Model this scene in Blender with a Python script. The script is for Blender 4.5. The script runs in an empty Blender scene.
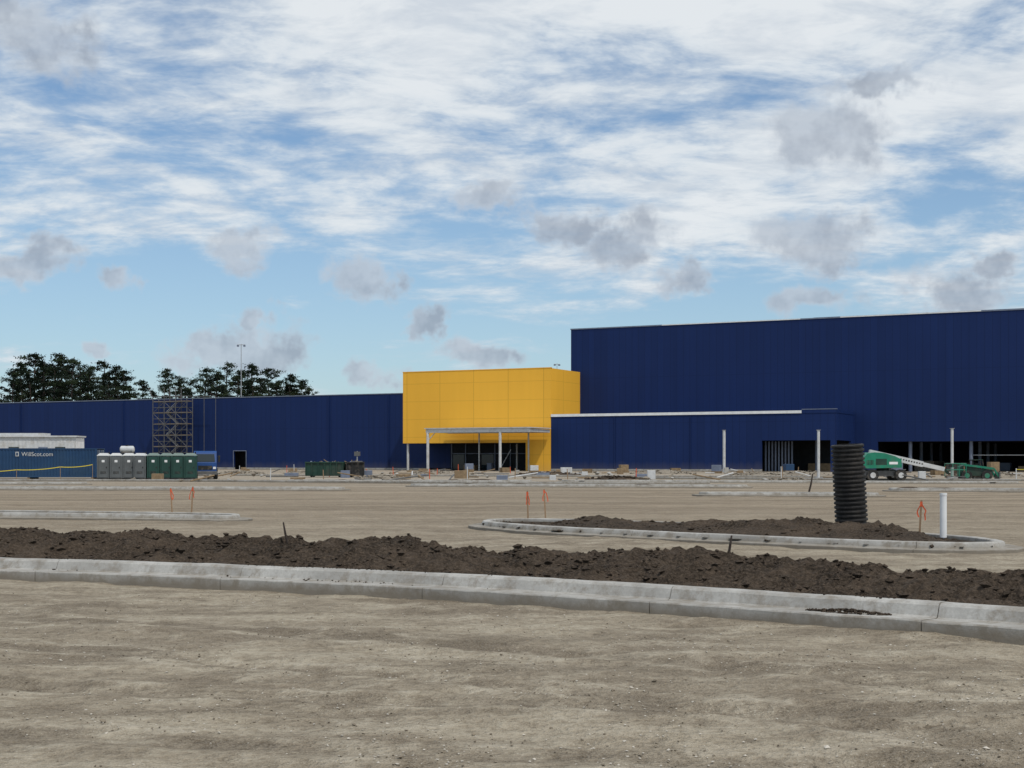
import bpy, math, random
from mathutils import Vector, noise, Matrix
random.seed(7)
sc = bpy.context.scene
D = bpy.data

# ------------------------------------------------------------ materials
def new_mat(name):
    m = D.materials.new(name); m.use_nodes = True
    nt = m.node_tree; b = nt.nodes['Principled BSDF']
    return m, nt, b
def math_(nt, op, a, b=None, clamp=False):
    n = nt.nodes.new('ShaderNodeMath'); n.operation = op; n.use_clamp = clamp
    for i, v in enumerate((a, b)):
        if v is None: continue
        if isinstance(v, (int, float)): n.inputs[i].default_value = v
        else: nt.links.new(v, n.inputs[i])
    return n.outputs[0]
def mixc(nt, fac, a, b, blend='MIX'):
    n = nt.nodes.new('ShaderNodeMix'); n.data_type = 'RGBA'; n.blend_type = blend
    for idx, v in ((0, fac), (6, a), (7, b)):
        if isinstance(v, (int, float)): n.inputs[idx].default_value = v
        elif isinstance(v, tuple): n.inputs[idx].default_value = (*v[:3], 1)
        else: nt.links.new(v, n.inputs[idx])
    return n.outputs[2]
def maprange(nt, v, a, b, c, d, smooth=False):
    n = nt.nodes.new('ShaderNodeMapRange'); n.clamp = True
    if smooth: n.interpolation_type = 'SMOOTHSTEP'
    nt.links.new(v, n.inputs[0])
    for i, x in enumerate((a, b, c, d)): n.inputs[i+1].default_value = x
    return n.outputs[0]
def noise_(nt, vec, scale, detail=4, rough=0.55, dist=0.0):
    n = nt.nodes.new('ShaderNodeTexNoise'); n.inputs['Scale'].default_value = scale
    n.inputs['Detail'].default_value = detail; n.inputs['Roughness'].default_value = rough
    n.inputs['Distortion'].default_value = dist
    nt.links.new(vec, n.inputs['Vector']); return n.outputs['Fac']
def objco(nt):
    return nt.nodes.new('ShaderNodeTexCoord').outputs['Object']
def mapping(nt, vec, scale=(1,1,1), rot=(0,0,0)):
    n = nt.nodes.new('ShaderNodeMapping'); n.inputs['Scale'].default_value = scale
    n.inputs['Rotation'].default_value = rot; nt.links.new(vec, n.inputs['Vector']); return n.outputs[0]
def bump(nt, b, h, strength=0.3, dist=0.02):
    n = nt.nodes.new('ShaderNodeBump'); n.inputs['Strength'].default_value = strength
    n.inputs['Distance'].default_value = dist; nt.links.new(h, n.inputs['Height'])
    nt.links.new(n.outputs[0], b.inputs['Normal'])
def simple(name, col, rough=0.6, var=0.25, scale=1.5, metal=0.0, bmp=0.0, dirt=None, spec=0.4):
    m, nt, b = new_mat(name)
    co = objco(nt); f = noise_(nt, co, scale, 3, 0.65)
    f2 = maprange(nt, f, 0.3, 0.7, 0, 1)
    lo = tuple(c*(1-var) for c in col); hi = tuple(min(1, c*(1+var*0.6)) for c in col)
    c = mixc(nt, f2, lo, hi)
    if dirt:
        g = noise_(nt, co, scale*0.6, 4, 0.7)
        c = mixc(nt, maprange(nt, g, 0.5, 0.72, 0, 0.75), c, dirt)
    nt.links.new(c, b.inputs['Base Color'])
    b.inputs['Roughness'].default_value = rough; b.inputs['Metallic'].default_value = metal
    b.inputs['Specular IOR Level'].default_value = spec
    return m

def panel_mat(name, base, pitch, seam, hz, hseam, var, rough, seamdark=0.6, off=0.0, spec=0.3, wnk=.15):
    m, nt, b = new_mat(name)
    co = objco(nt); s = nt.nodes.new('ShaderNodeSeparateXYZ'); nt.links.new(co, s.inputs[0])
    q = math_(nt, 'ADD', s.outputs[0], s.outputs[1]); q = math_(nt, 'ADD', q, off+1000*pitch)
    q = math_(nt, 'DIVIDE', q, pitch)
    fr = math_(nt, 'FRACT', q); fl = math_(nt, 'FLOOR', q)
    line = math_(nt, 'LESS_THAN', fr, seam/pitch)
    z = math_(nt, 'DIVIDE', math_(nt, 'ADD', s.outputs[2], 0.4), hz)
    hl = math_(nt, 'LESS_THAN', math_(nt, 'FRACT', z), hseam/hz)
    wn = nt.nodes.new('ShaderNodeTexWhiteNoise'); wn.noise_dimensions = '1D'; nt.links.new(fl, wn.inputs['W'])
    streak = noise_(nt, mapping(nt, co, (0.9, 0.9, 0.05)), 1.0, 4, 0.6)
    blot = noise_(nt, co, 0.08, 3)
    t = math_(nt, 'ADD', math_(nt, 'MULTIPLY', wn.outputs[0], wnk), math_(nt, 'MULTIPLY', streak, 0.4))
    t = math_(nt, 'ADD', t, math_(nt, 'MULTIPLY', blot, 0.5))
    t = maprange(nt, t, 0.3, 0.8, 0, 1)
    c = mixc(nt, t, tuple(x*(1-var) for x in base), tuple(x*(1+var) for x in base))
    dk = math_(nt, 'MAXIMUM', line, hl)
    c = mixc(nt, math_(nt, 'MULTIPLY', dk, seamdark), c, tuple(x*0.45 for x in base))
    dust = maprange(nt, math_(nt, 'ADD', s.outputs[2], math_(nt, 'MULTIPLY', streak, 1.5)), 0.4, 2.2, 0.22, 0.0)
    c = mixc(nt, dust, c, (0.25, 0.22, 0.18))
    nt.links.new(c, b.inputs['Base Color']); b.inputs['Roughness'].default_value = rough
    b.inputs['Specular IOR Level'].default_value = spec
    return m

M_blue = panel_mat('blue_metal_panel', (0.0074, 0.0225, 0.096), 1.07, 0.08, 7.6, 0.05, 0.16, 0.6, 0.45, spec=0.18)
M_yel = panel_mat('yellow_metal_panel', (0.85, 0.45, 0.045), 6.1, 0.12, 2.87, 0.06, 0.06, 0.5, 0.4, off=1.3, spec=0.25)
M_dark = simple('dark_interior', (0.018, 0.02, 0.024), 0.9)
M_slab = simple('interior_slab', (0.16, 0.14, 0.115), 0.85)
M_white = simple('white_coping', (0.76, 0.77, 0.78), 0.5, 0.12)
M_grey = simple('grey_coping', (0.16, 0.19, 0.26), 0.5, 0.2)
M_steel = simple('galvanised_steel', (0.42, 0.43, 0.44), 0.45, 0.25, 3, 0.5)
M_steelp = simple('painted_steel_white', (0.55, 0.56, 0.57), 0.5, 0.15, 2, dirt=(0.36, 0.33, 0.28))
M_scaf = simple('scaffold_tube', (0.13, 0.13, 0.13), 0.6, 0.3, 2, 0.3)
M_plank = simple('timber_plank', (0.24, 0.17, 0.10), 0.8, 0.3, 3)
M_black = simple('black_rubber', (0.02, 0.02, 0.02), 0.8, 0.3, 4, dirt=(0.14, 0.12, 0.10))
M_glass, _nt, _b = new_mat('dark_glass'); _b.inputs['Base Color'].default_value = (0.02, 0.03, 0.035, 1); _b.inputs['Roughness'].default_value = 0.08
M_green = simple('green_paint', (0.012, 0.20, 0.12), 0.4, 0.2, 1.2, dirt=(0.10, 0.16, 0.11))
M_dgreen = simple('dark_green_paint', (0.012, 0.045, 0.032), 0.5, 0.3, 1.0, dirt=(0.06, 0.06, 0.045))
M_toiletg = simple('green_plastic', (0.016, 0.060, 0.048), 0.5, 0.2, 1)
M_toiletgrey = simple('grey_plastic', (0.11, 0.12, 0.125), 0.5, 0.2, 1)
M_roofp = simple('white_plastic', (0.55, 0.56, 0.56), 0.4, 0.15, 2)
M_bluec = simple('blue_container_paint', (0.012, 0.050, 0.125), 0.5, 0.2, 0.5, dirt=(0.025, 0.06, 0.11))
M_bluet = simple('blue_truck_paint', (0.012, 0.06, 0.22), 0.35, 0.15, 1)
M_orange = simple('orange_ribbon', (0.62, 0.10, 0.035), 0.7, 0.15, 5)
M_stick = simple('survey_timber', (0.30, 0.20, 0.12), 0.8, 0.3, 9)
M_stickd = simple('dark_timber', (0.04, 0.03, 0.025), 0.9, 0.3, 9)
M_yrope = simple('yellow_tape', (0.75, 0.60, 0.04), 0.6, 0.1, 5)

def conc_mat():
    m, nt, b = new_mat('concrete'); co = objco(nt)
    a = noise_(nt, co, 0.9, 5, 0.7); f = noise_(nt, co, 35, 3, 0.7); st = noise_(nt, co, 3.2, 6, 0.75)
    c = mixc(nt, maprange(nt, a, 0.35, 0.65, 0, 1), (0.29, 0.28, 0.26), (0.48, 0.47, 0.445))
    c = mixc(nt, maprange(nt, st, 0.48, 0.66, 0, 0.85), c, (0.215, 0.185, 0.148))
    c = mixc(nt, maprange(nt, f, 0.35, 0.65, 0, 0.3), c, (0.22, 0.21, 0.20))
    s = nt.nodes.new('ShaderNodeSeparateXYZ'); nt.links.new(co, s.inputs[0])
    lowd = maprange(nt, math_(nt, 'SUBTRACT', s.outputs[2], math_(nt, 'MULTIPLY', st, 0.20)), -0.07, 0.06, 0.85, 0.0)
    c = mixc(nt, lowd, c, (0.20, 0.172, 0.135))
    nt.links.new(c, b.inputs['Base Color']); b.inputs['Roughness'].default_value = 0.85
    b.inputs['Specular IOR Level'].default_value = 0.25
    bump(nt, b, f, 0.35, 0.01)
    return m
M_conc = conc_mat()

# wheel tracks left by turning vehicles: (centre x, centre y, radius) in metres
TRACKS = [(-14, -12, 26.5), (-14, -12, 28.3), (22, -22, 34.0), (22, -22, 35.9), (4, 34, 24.6), (4, 34, 26.3), (-20, 60, 36), (-20, 60, 38), (40, 90, 55), (40, 90, 57)]
def ground_mat():
    m, nt, b = new_mat('sandy_ground'); co = objco(nt)
    s = nt.nodes.new('ShaderNodeSeparateXYZ'); nt.links.new(co, s.inputs[0])
    big = noise_(nt, co, 0.33, 4, 0.60, 0.4)
    mid = noise_(nt, co, 1.5, 6, 0.70)
    fin = noise_(nt, co, 11, 4, 0.75)
    vf = noise_(nt, co, 60, 2, 0.7)
    tr = noise_(nt, mapping(nt, co, (0.10, 1.7, 1), (0, 0, math.radians(27))), 1.0, 4, 0.60, 0.3)
    tr2 = noise_(nt, mapping(nt, co, (0.030, 0.50, 1), (0, 0, math.radians(8))), 1.0, 4, 0.65)
    c = mixc(nt, maprange(nt, big, 0.40, 0.60, 0, 1), (0.215, 0.176, 0.128), (0.355, 0.305, 0.230))
    c = mixc(nt, maprange(nt, mid, 0.50, 0.64, 0, 0.8), c, (0.44, 0.39, 0.305))
    c = mixc(nt, maprange(nt, mid, 0.47, 0.35, 0, 0.75), c, (0.155, 0.124, 0.088))
    c = mixc(nt, maprange(nt, tr, 0.54, 0.64, 0, 0.6), c, (0.165, 0.134, 0.096))
    c = mixc(nt, maprange(nt, tr, 0.45, 0.36, 0, 0.5), c, (0.44, 0.39, 0.305))
    # wheel tracks
    wob = math_(nt, 'MULTIPLY', math_(nt, 'SUBTRACT', big, 0.5), 1.2)
    trk = None
    for cx, cy, R in TRACKS:
        sb = nt.nodes.new('ShaderNodeVectorMath'); sb.operation = 'DISTANCE'
        cm = nt.nodes.new('ShaderNodeCombineXYZ'); nt.links.new(s.outputs[0], cm.inputs[0]); nt.links.new(s.outputs[1], cm.inputs[1])
        nt.links.new(cm.outputs[0], sb.inputs[0]); sb.inputs[1].default_value = (cx, cy, 0)
        d = math_(nt, 'ABSOLUTE', math_(nt, 'ADD', math_(nt, 'SUBTRACT', sb.outputs['Value'], R), wob))
        trk = d if trk is None else math_(nt, 'MINIMUM', trk, d)
    tm = math_(nt, 'MULTIPLY', maprange(nt, trk, 0.13, 0.24, 1, 0, True), maprange(nt, mid, 0.40, 0.58, 1, 0.15))
    rim = math_(nt, 'MULTIPLY', math_(nt, 'MULTIPLY', maprange(nt, trk, 0.2, 0.28, 0, 1), maprange(nt, trk, 0.30, 0.42, 1, 0)), maprange(nt, mid, 0.42, 0.58, 0, 0.6))
    c = mixc(nt, math_(nt, 'MULTIPLY', tm, 0.6), c, (0.125, 0.10, 0.072)); c = mixc(nt, rim, c, (0.47, 0.42, 0.335))
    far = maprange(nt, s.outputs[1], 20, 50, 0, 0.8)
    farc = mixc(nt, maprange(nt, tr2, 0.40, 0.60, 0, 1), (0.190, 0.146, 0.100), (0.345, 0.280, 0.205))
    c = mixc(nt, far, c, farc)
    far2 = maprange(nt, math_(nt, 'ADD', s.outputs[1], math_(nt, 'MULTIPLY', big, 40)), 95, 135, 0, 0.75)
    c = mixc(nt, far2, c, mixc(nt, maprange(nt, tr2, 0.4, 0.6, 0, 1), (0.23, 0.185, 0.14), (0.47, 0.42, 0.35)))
    c = mixc(nt, maprange(nt, fin, 0.36, 0.56, 0.8, 0), c, mixc(nt, 1.0, c, (0.56, 0.53, 0.49), 'MULTIPLY'))
    vor = nt.nodes.new('ShaderNodeTexVoronoi'); vor.inputs['Scale'].default_value = 26
    nt.links.new(co, vor.inputs['Vector'])
    peb = maprange(nt, vor.outputs['Distance'], 0.12, 0.22, 0.8, 0)
    gate = maprange(nt, mid, 0.47, 0.58, 0, 1)
    c = mixc(nt, math_(nt, 'MULTIPLY', peb, gate), c, (0.52, 0.475, 0.39))
    c = mixc(nt, maprange(nt, vf, 0.4, 0.7, 0, 0.4), c, (0.45, 0.40, 0.325))
    nt.links.new(c, b.inputs['Base Color']); b.inputs['Roughness'].default_value = 0.95
    b.inputs['Specular IOR Level'].default_value = 0.12
    h = math_(nt, 'ADD', math_(nt, 'MULTIPLY', fin, 0.9), math_(nt, 'MULTIPLY', mid, 1.8))
    bump(nt, b, h, 1.0, 0.07)
    return m
M_ground = ground_mat()

def soil_mat(name, lo, hi):
    m, nt, b = new_mat(name); co = objco(nt)
    a = noise_(nt, co, 1.1, 6, 0.74); f = noise_(nt, co, 22, 4, 0.78)
    c = mixc(nt, maprange(nt, a, 0.40, 0.62, 0, 1), lo, hi)
    c = mixc(nt, maprange(nt, f, 0.45, 0.66, 0, 0.75), c, tuple(x*1.9 for x in hi))
    nt.links.new(c, b.inputs['Base Color']); b.inputs['Roughness'].default_value = 0.95
    b.inputs['Specular IOR Level'].default_value = 0.15
    bump(nt, b, f, 1.0, 0.06); return m
M_soil = soil_mat('dark_soil', (0.026, 0.020, 0.015), (0.080, 0.060, 0.044))
M_rubble = soil_mat('rubble', (0.13, 0.11, 0.09), (0.24, 0.21, 0.17))
M_st1 = simple('stone_light', (0.50, 0.46, 0.40), 0.9, 0.3, 6)
M_st2 = simple('stone_dark', (0.22, 0.185, 0.14), 0.9, 0.3, 6)
def leaf_mat(name, col):
    m, nt, b = new_mat(name); co = objco(nt)
    c = mixc(nt, noise_(nt, co, 1.2, 1, 0.6), tuple(x*0.5 for x in col), tuple(x*1.5 for x in col))
    nt.links.new(c, b.inputs['Base Color']); b.inputs['Roughness'].default_value = 0.9
    b.inputs['Specular IOR Level'].default_value = 0.1; return m
M_lf1 = leaf_mat('pine_needles_dark', (0.013, 0.021, 0.013)); M_lf2 = leaf_mat('pine_needles_light', (0.025, 0.037, 0.018))
M_bark = simple('pine_bark', (0.06, 0.045, 0.037), 0.9, 0.3, 2)
def pipe_mat():
    m, nt, b = new_mat('black_hdpe'); co = objco(nt)
    f = noise_(nt, co, 5, 5, 0.7)
    c = mixc(nt, maprange(nt, f, 0.42, 0.70, 0, 0.6), (0.010, 0.010, 0.011), (0.06, 0.052, 0.045))
    nt.links.new(c, b.inputs['Base Color']); b.inputs['Roughness'].default_value = 0.6
    b.inputs['Specular IOR Level'].default_value = 0.3; return m
M_hdpe = pipe_mat()

# ------------------------------------------------------------ mesh builder
class MB:
    def __init__(s): s.v = []; s.f = []; s.mi = []; s.mats = []
    def m(s, mat):
        if mat not in s.mats: s.mats.append(mat)
        return s.mats.index(mat)
    def add(s, vs, fs, mat):
        o = len(s.v); s.v += [tuple(v) for v in vs]
        k = s.m(mat)
        for f in fs: s.f.append([i+o for i in f]); s.mi.append(k)
    def box(s, x0, x1, y0, y1, z0, z1, mat, ch=0.0):
        if ch <= 0:
            vs = [(x0,y0,z0),(x1,y0,z0),(x1,y1,z0),(x0,y1,z0),(x0,y0,z1),(x1,y0,z1),(x1,y1,z1),(x0,y1,z1)]
            s.add(vs, [(0,3,2,1),(4,5,6,7),(0,1,5,4),(1,2,6,5),(2,3,7,6),(3,0,4,7)], mat)
        else:
            def ring(i, z): return [(x0+i,y0,z),(x1-i,y0,z),(x1,y0+i,z),(x1,y1-i,z),(x1-i,y1,z),(x0+i,y1,z),(x0,y1-i,z),(x0,y0+i,z)]
            def ring2(i, z): return [(x0+2*i,y0+i,z),(x1-2*i,y0+i,z),(x1-i,y0+2*i,z),(x1-i,y1-2*i,z),(x1-2*i,y1-i,z),(x0+2*i,y1-i,z),(x0+i,y1-2*i,z),(x0+i,y0+2*i,z)]
            vs = ring(ch, z0)+ring(ch, z1-ch)+ring2(ch, z1)
            fs = [tuple(reversed(range(8))), tuple(range(16, 24))]
            for k in (0, 8):
                for i in range(8): j = (i+1) % 8; fs.append((k+i, k+j, k+8+j, k+8+i))
            s.add(vs, fs, mat)
    def tube(s, p0, p1, r0, r1, mat, n=8):
        p0 = Vector(p0); p1 = Vector(p1); d = (p1-p0)
        if d.length < 1e-6: return
        d.normalize(); a = d.orthogonal().normalized(); b = d.cross(a)
        vs = []
        for p, r in ((p0, r0), (p1, r1)):
            for i in range(n):
                t = 2*math.pi*i/n; vs.append(tuple(p+a*math.cos(t)*r+b*math.sin(t)*r))
        fs = [(i, (i+1) % n, n+(i+1) % n, n+i) for i in range(n)]
        fs += [tuple(reversed(range(n))), tuple(range(n, 2*n))]
        s.add(vs, fs, mat)
    def prism(s, poly, y0, y1, mat):
        n = len(poly); vs = [(x, y0, z) for x, z in poly]+[(x, y1, z) for x, z in poly]
        fs = [tuple(range(n)), tuple(reversed(range(n, 2*n)))]+[(i, n+i, n+(i+1) % n, (i+1) % n) for i in range(n)]
        s.add(vs, fs, mat)
    def blob(s, c, r, mat, sq=0.7):
        ph = random.random()*6.28; vs = []
        vs.append((c[0]+r*random.uniform(-.3, .3), c[1], c[2]+r*sq*random.uniform(.6, 1.2)))
        for i in range(5):
            q = r*random.uniform(.6, 1.2); t = ph+i*1.2566; vs.append((c[0]+q*math.cos(t), c[1]+q*math.sin(t), c[2]+r*sq*random.uniform(-.2, .6)))
        vs.append((c[0], c[1], c[2]-r*sq))
        fs = [(0, 1+i, 1+(i+1) % 5) for i in range(5)]+[(6, 1+(i+1) % 5, 1+i) for i in range(5)]
        s.add(vs, fs, mat)
    def obj(s, name, loc=(0,0,0), rz=0.0, parent=None, smooth=False, rot=None):
        me = D.meshes.new(name); me.from_pydata(s.v, [], s.f)
        for m in s.mats: me.materials.append(m)
        me.polygons.foreach_set('material_index', s.mi)
        if smooth: me.polygons.foreach_set('use_smooth', [True]*len(me.polygons))
        me.update(); o = D.objects.new(name, me); sc.collection.objects.link(o)
        o.location = loc; o.rotation_euler = rot if rot else (0, 0, rz)
        if parent: o.parent = parent
        return o
def empty(name, loc=(0,0,0), rz=0):
    e = D.objects.new(name, None); e.location = loc; e.rotation_euler = (0, 0, rz); e.empty_display_size = 0.5
    sc.collection.objects.link(e); return e
def inst(o, name, loc, rz=0, scale=1):
    c = D.objects.new(name, o.data); c.location = loc; c.rotation_euler = (0, 0, rz)
    c.scale = (scale,)*3 if isinstance(scale, (int, float)) else scale
    sc.collection.objects.link(c); return c

# ------------------------------------------------------------ ground
def gz(x, y):
    d = math.hypot(x, y); k = 1.0 if d < 60 else max(0, 1-(d-60)/60)
    z = 0.045*noise.noise((x*.25, y*.25, 0))+0.032*noise.noise((x*1.1, y*1.1, 3))+0.018*noise.noise((x*4, y*4, 5))
    if d < 45: z += 0.018*abs(noise.noise((x*8, y*8, 6)))
    q = (x*.45+y*.89); z += -0.035*max(0, noise.noise((q*1.6, (x*.89-y*.45)*.12, 8)))
    if y < 18:
        for cx, cy, R in TRACKS[:6]:
            e = abs(math.hypot(x-cx, y-cy)-R)
            if e < .5: z += -0.022*max(0, 1-e/.2)+0.012*max(0, 1-abs(e-.3)/.12)
    return k*z
def axis(n, a, mx, c):
    b = math.asinh(mx/a); return [c+a*math.sinh(b*(2*i/(n-1)-1)) for i in range(n)]
xs = axis(500, 3.0, 2500, 0); ys = axis(500, 3.0, 2500, 11)
vs = [(x, y, gz(x, y)) for y in ys for x in xs]; n = len(xs)
fs = [(j*n+i, j*n+i+1, (j+1)*n+i+1, (j+1)*n+i) for j in range(len(ys)-1) for i in range(n-1)]
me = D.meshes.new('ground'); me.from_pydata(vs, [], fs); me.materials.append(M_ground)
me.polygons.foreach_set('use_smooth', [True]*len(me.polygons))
sc.collection.objects.link(D.objects.new('ground', me))

# ------------------------------------------------------------ kerbs
def catmull(P, closed, step):
    out = []; n = len(P); rng = range(n) if closed else range(n-1)
    for i in rng:
        g = (lambda k: P[k % n]) if closed else (lambda k: P[max(0, min(n-1, k))])
        p0, p1, p2, p3 = g(i-1), g(i), g(i+1), g(i+2)
        L = math.dist(p1, p2); m = max(2, int(L/step))
        for j in range(m):
            t = j/m
            out.append(tuple(0.5*((2*p1[k])+(-p0[k]+p2[k])*t+(2*p0[k]-5*p1[k]+4*p2[k]-p3[k])*t*t+(-p0[k]+3*p1[k]-3*p2[k]+p3[k])*t**3) for k in (0, 1)))
    if not closed: out.append(tuple(P[-1]))
    return out
def normals(path, closed):
    n = len(path); ns = []
    for i in range(n):
        a = path[(i-1) % n] if closed or i > 0 else path[i]; b = path[(i+1) % n] if closed or i < n-1 else path[i]
        d = Vector((b[0]-a[0], b[1]-a[1])).normalized(); ns.append((-d.y, d.x))
    return ns
def kerb(name, P, prof, closed=False, step=0.25, joint=3.0, wob=0.004, top=0):
    path = catmull(P, closed, step); ns = normals(path, closed)
    if closed: path = path+[path[0]]; ns = ns+[ns[0]]
    mb = MB(); acc = 0; np_ = len(prof); segs = [[]]
    for k in range(len(path)):
        if k: acc += math.dist(path[k], path[k-1])
        segs[-1].append(k)
        if acc > joint and k < len(path)-1: segs.append([k]); acc = 0
    for sg in segs:
        if len(sg) < 2: continue
        vs = []; dz = random.uniform(-wob, wob); do = random.uniform(-wob, wob)
        for q, k in enumerate(sg):
            p = Vector(path[k])
            if q == 0: p = p+(Vector(path[sg[1]])-p).normalized()*0.005
            if q == len(sg)-1: p = p+(Vector(path[sg[-2]])-p).normalized()*0.005
            for o, z in prof:
                w = 0.006*noise.noise((p.x*2, p.y*2, z*9))+.003*noise.noise((p.x*9, p.y*9, z*9))
                vs.append((p.x+ns[k][0]*(o+do+w), p.y+ns[k][1]*(o+do+w), z+dz+w if z > 0 else z))
        fs = []
        for q in range(len(sg)-1):
            for j in range(np_-1):
                a = q*np_+j; fs.append((a, a+np_, a+np_+1, a+1))
        fs.append(tuple(range(np_))); e = (len(sg)-1)*np_; fs.append(tuple(reversed(range(e, e+np_))))
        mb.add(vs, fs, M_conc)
    return mb.obj(name)
FP = [(-30, 27.6), (-20, 24.4), (-13, 21.9), (-7.25, 19.83), (-4.14, 18.59), (-1.38, 17.25), (.99, 15.76), (2.95, 14.34), (4.76, 13.0), (7.5, 10.7), (11, 7.4), (15, 3)]
prof_f = [(0, -.1), (0, .125), (.012, .14), (.42, .122), (.455, .135), (.50, .24), (.53, .262), (.56, .268), (.69, .268), (.712, .255), (.717, .2), (.717, -.1)]
kerb('concrete_kerb', FP, prof_f, step=0.15)

# ------------------------------------------------------------ dark soil berm
def clod(x, y, s=1.0):
    a = noise.noise((x*.9, y*.9, 1)); b = noise.noise((x*2.4, y*2.4, 4)); c = abs(noise.noise((x*5.5, y*5.5, 9))); d = abs(noise.noise((x*13, y*13, 2)))
    return s*(0.13*a+0.12*b+0.12*c+0.08*d)
path = catmull(FP, False, 0.065); ns = normals(path, False)
k0 = next(i for i, p in enumerate(path) if p[0] > -15); k1 = next(i for i, p in enumerate(path) if p[0] > 9)
path = path[k0:k1]; ns = ns[k0:k1]
st_ = .06; offs = [0.70+st_*i for i in range(108)]
vs = []
for k, (p, nn) in enumerate(zip(path, ns)):
    hp = 0.50 if p[0] < -7 else max(0.34, 0.50-0.014*(p[0]+7))
    hp *= 1+0.22*noise.noise((p[0]*.35, p[1]*.35, 7))
    for o in offs:
        u = o-0.70; x = p[0]+nn[0]*o; y = p[1]+nn[1]*o
        up = min(1, u/2.4); up = up*up*(3-2*up); base = 0.235+(hp-0.235)*up
        if u > 2.8: w = min(1, (u-2.8)/3.2); base = hp*(1-w*w*(3-2*w))-0.05*w
        amp = min(1, 0.22+u/1.1)*(1 if u < 5 else max(0, 1-(u-5)/1.5))
        vs.append((x, y, base+clod(x, y, amp)-0.09*amp))
m_ = len(offs)
fs = [(k*m_+j, (k+1)*m_+j, (k+1)*m_+j+1, k*m_+j+1) for k in range(len(path)-1) for j in range(m_-1)]
mb = MB(); mb.add(vs, fs, M_soil)
for _ in range(11000):
    k = random.randrange(0, len(path)-1); o = random.uniform(.78, 6.3); v = vs[k*m_+min(m_-1, int((o-.70)/st_))]
    if noise.noise((v[0]*.9, v[1]*.9, 20)) < random.uniform(-.5, .3): continue
    mb.blob((v[0], v[1], v[2]+0.003), .018+.065*random.random()**3.2, M_soil)
mb.obj('soil_berm')
# loose soil that has crumbled over the kerb top and into the gutter
mb = MB()
for _ in range(1500):
    k = random.randrange(0, len(path)-1); p, nn = path[k], ns[k]
    if noise.noise((p[0]*.7, p[1]*.7, 40)) < random.uniform(-.1, .5): continue
    if random.random() < .6: o, z = random.uniform(.58, .70), .27
    else: o, z = .44-.3*random.random()**2.5, .128
    r = .005+.016*random.random()**2.5
    mb.blob((p[0]+nn[0]*o, p[1]+nn[1]*o, z+r*.4), r, M_soil)
def spill(cx, cy, rad, h, cnt):
    for _ in range(cnt):
        a = random.random()*6.28; r = rad*random.random()**.7
        mb.blob((cx+1.8*r*math.cos(a), cy-1.05*r*math.cos(a)+.5*r*math.sin(a), h+0.035*(1-r/rad)), .006+.022*random.random()**2, M_soil)
spill(3.45, 14.36, .22, .135, 380)
mb.obj('soil_spill')

# ------------------------------------------------------------ islands
def inside(p, poly):
    c = False; j = len(poly)-1
    for i in range(len(poly)):
        if (poly[i][1] > p[1]) != (poly[j][1] > p[1]) and p[0] < (poly[j][0]-poly[i][0])*(p[1]-poly[i][1])/(poly[j][1]-poly[i][1])+poly[i][0]: c = not c
        j = i
    return c
prof_i = [(0, -.1), (0, .05), (.012, .06), (.30, .055), (.325, .07), (.36, .165), (.385, .18), (.53, .18), (.55, .165), (.55, -.1)]
def soil_fill(P, res, fn, mat, inset=0.4):
    poly = catmull(P, True, 0.6); x0 = min(p[0] for p in poly); x1 = max(p[0] for p in poly); y0 = min(p[1] for p in poly); y1 = max(p[1] for p in poly)
    nx = int((x1-x0)/res)+1; ny = int((y1-y0)/res)+1; vs = []; ok = []
    for j in range(ny):
        for i in range(nx):
            x = x0+i*res; y = y0+j*res; d = min(math.dist((x, y), q) for q in poly) if inside((x, y), poly) else -1
            ok.append(d > inset); vs.append((x, y, fn(x, y, d) if d > 0 else 0))
    fs = []
    for j in range(ny-1):
        for i in range(nx-1):
            q = (j*nx+i, j*nx+i+1, (j+1)*nx+i+1, (j+1)*nx+i)
            if all(ok[k] for k in q): fs.append(q)
    m = MB(); m.add(vs, fs, mat); m.okv = [v for v, k in zip(vs, ok) if k]; return m
I1 = [(-1.1, 35.2), (-.3, 33.2), (1.07, 31.3), (4, 28.5), (6.2, 26.5), (7.9, 25.55), (9.3, 25.8), (9.7, 27.0), (9.1, 29.2), (6.8, 32.4), (3.6, 35.2), (.9, 36.8), (-.6, 36.6)]
kerb('parking_island_kerb', I1, prof_i, True, 0.3)
def f1(x, y, d):
    core = max(0, min(1, (d-.6)/1.2)); lob = 0.66+0.8*noise.noise((x*.45, y*.45, 2))
    e = max(0, min(1, (x-0.6)/1.6))*max(0, min(1, (8.7-x)/1.2))
    hollow = 1-0.45*math.exp(-((x-3.6)/1.0)**2)
    return 0.10+core*e*hollow*(0.34*lob+clod(x, y, 0.7))
m = soil_fill(I1, 0.08, f1, M_soil)
for _ in range(1600):
    v = random.choice(m.okv)
    if noise.noise((v[0], v[1], 30)) > random.uniform(-.5, .3): m.blob(v, .02+.06*random.random()**3, M_soil)
m.obj('soil_mound')
I2 = [(-26, 41.5), (-20, 41.0), (-14, 40.0), (-10, 39.0), (-8.0, 38.3), (-7.3, 38.9), (-7.7, 40.2), (-10, 41.3), (-14, 42.6), (-20, 43.8), (-26, 44)]
kerb('parking_island_kerb', I2, prof_i, True, 0.35)
soil_fill(I2, 0.25, lambda x, y, d: 0.11+0.05*noise.noise((x, y, 0)), M_ground, .45).obj('island_soil')
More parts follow.
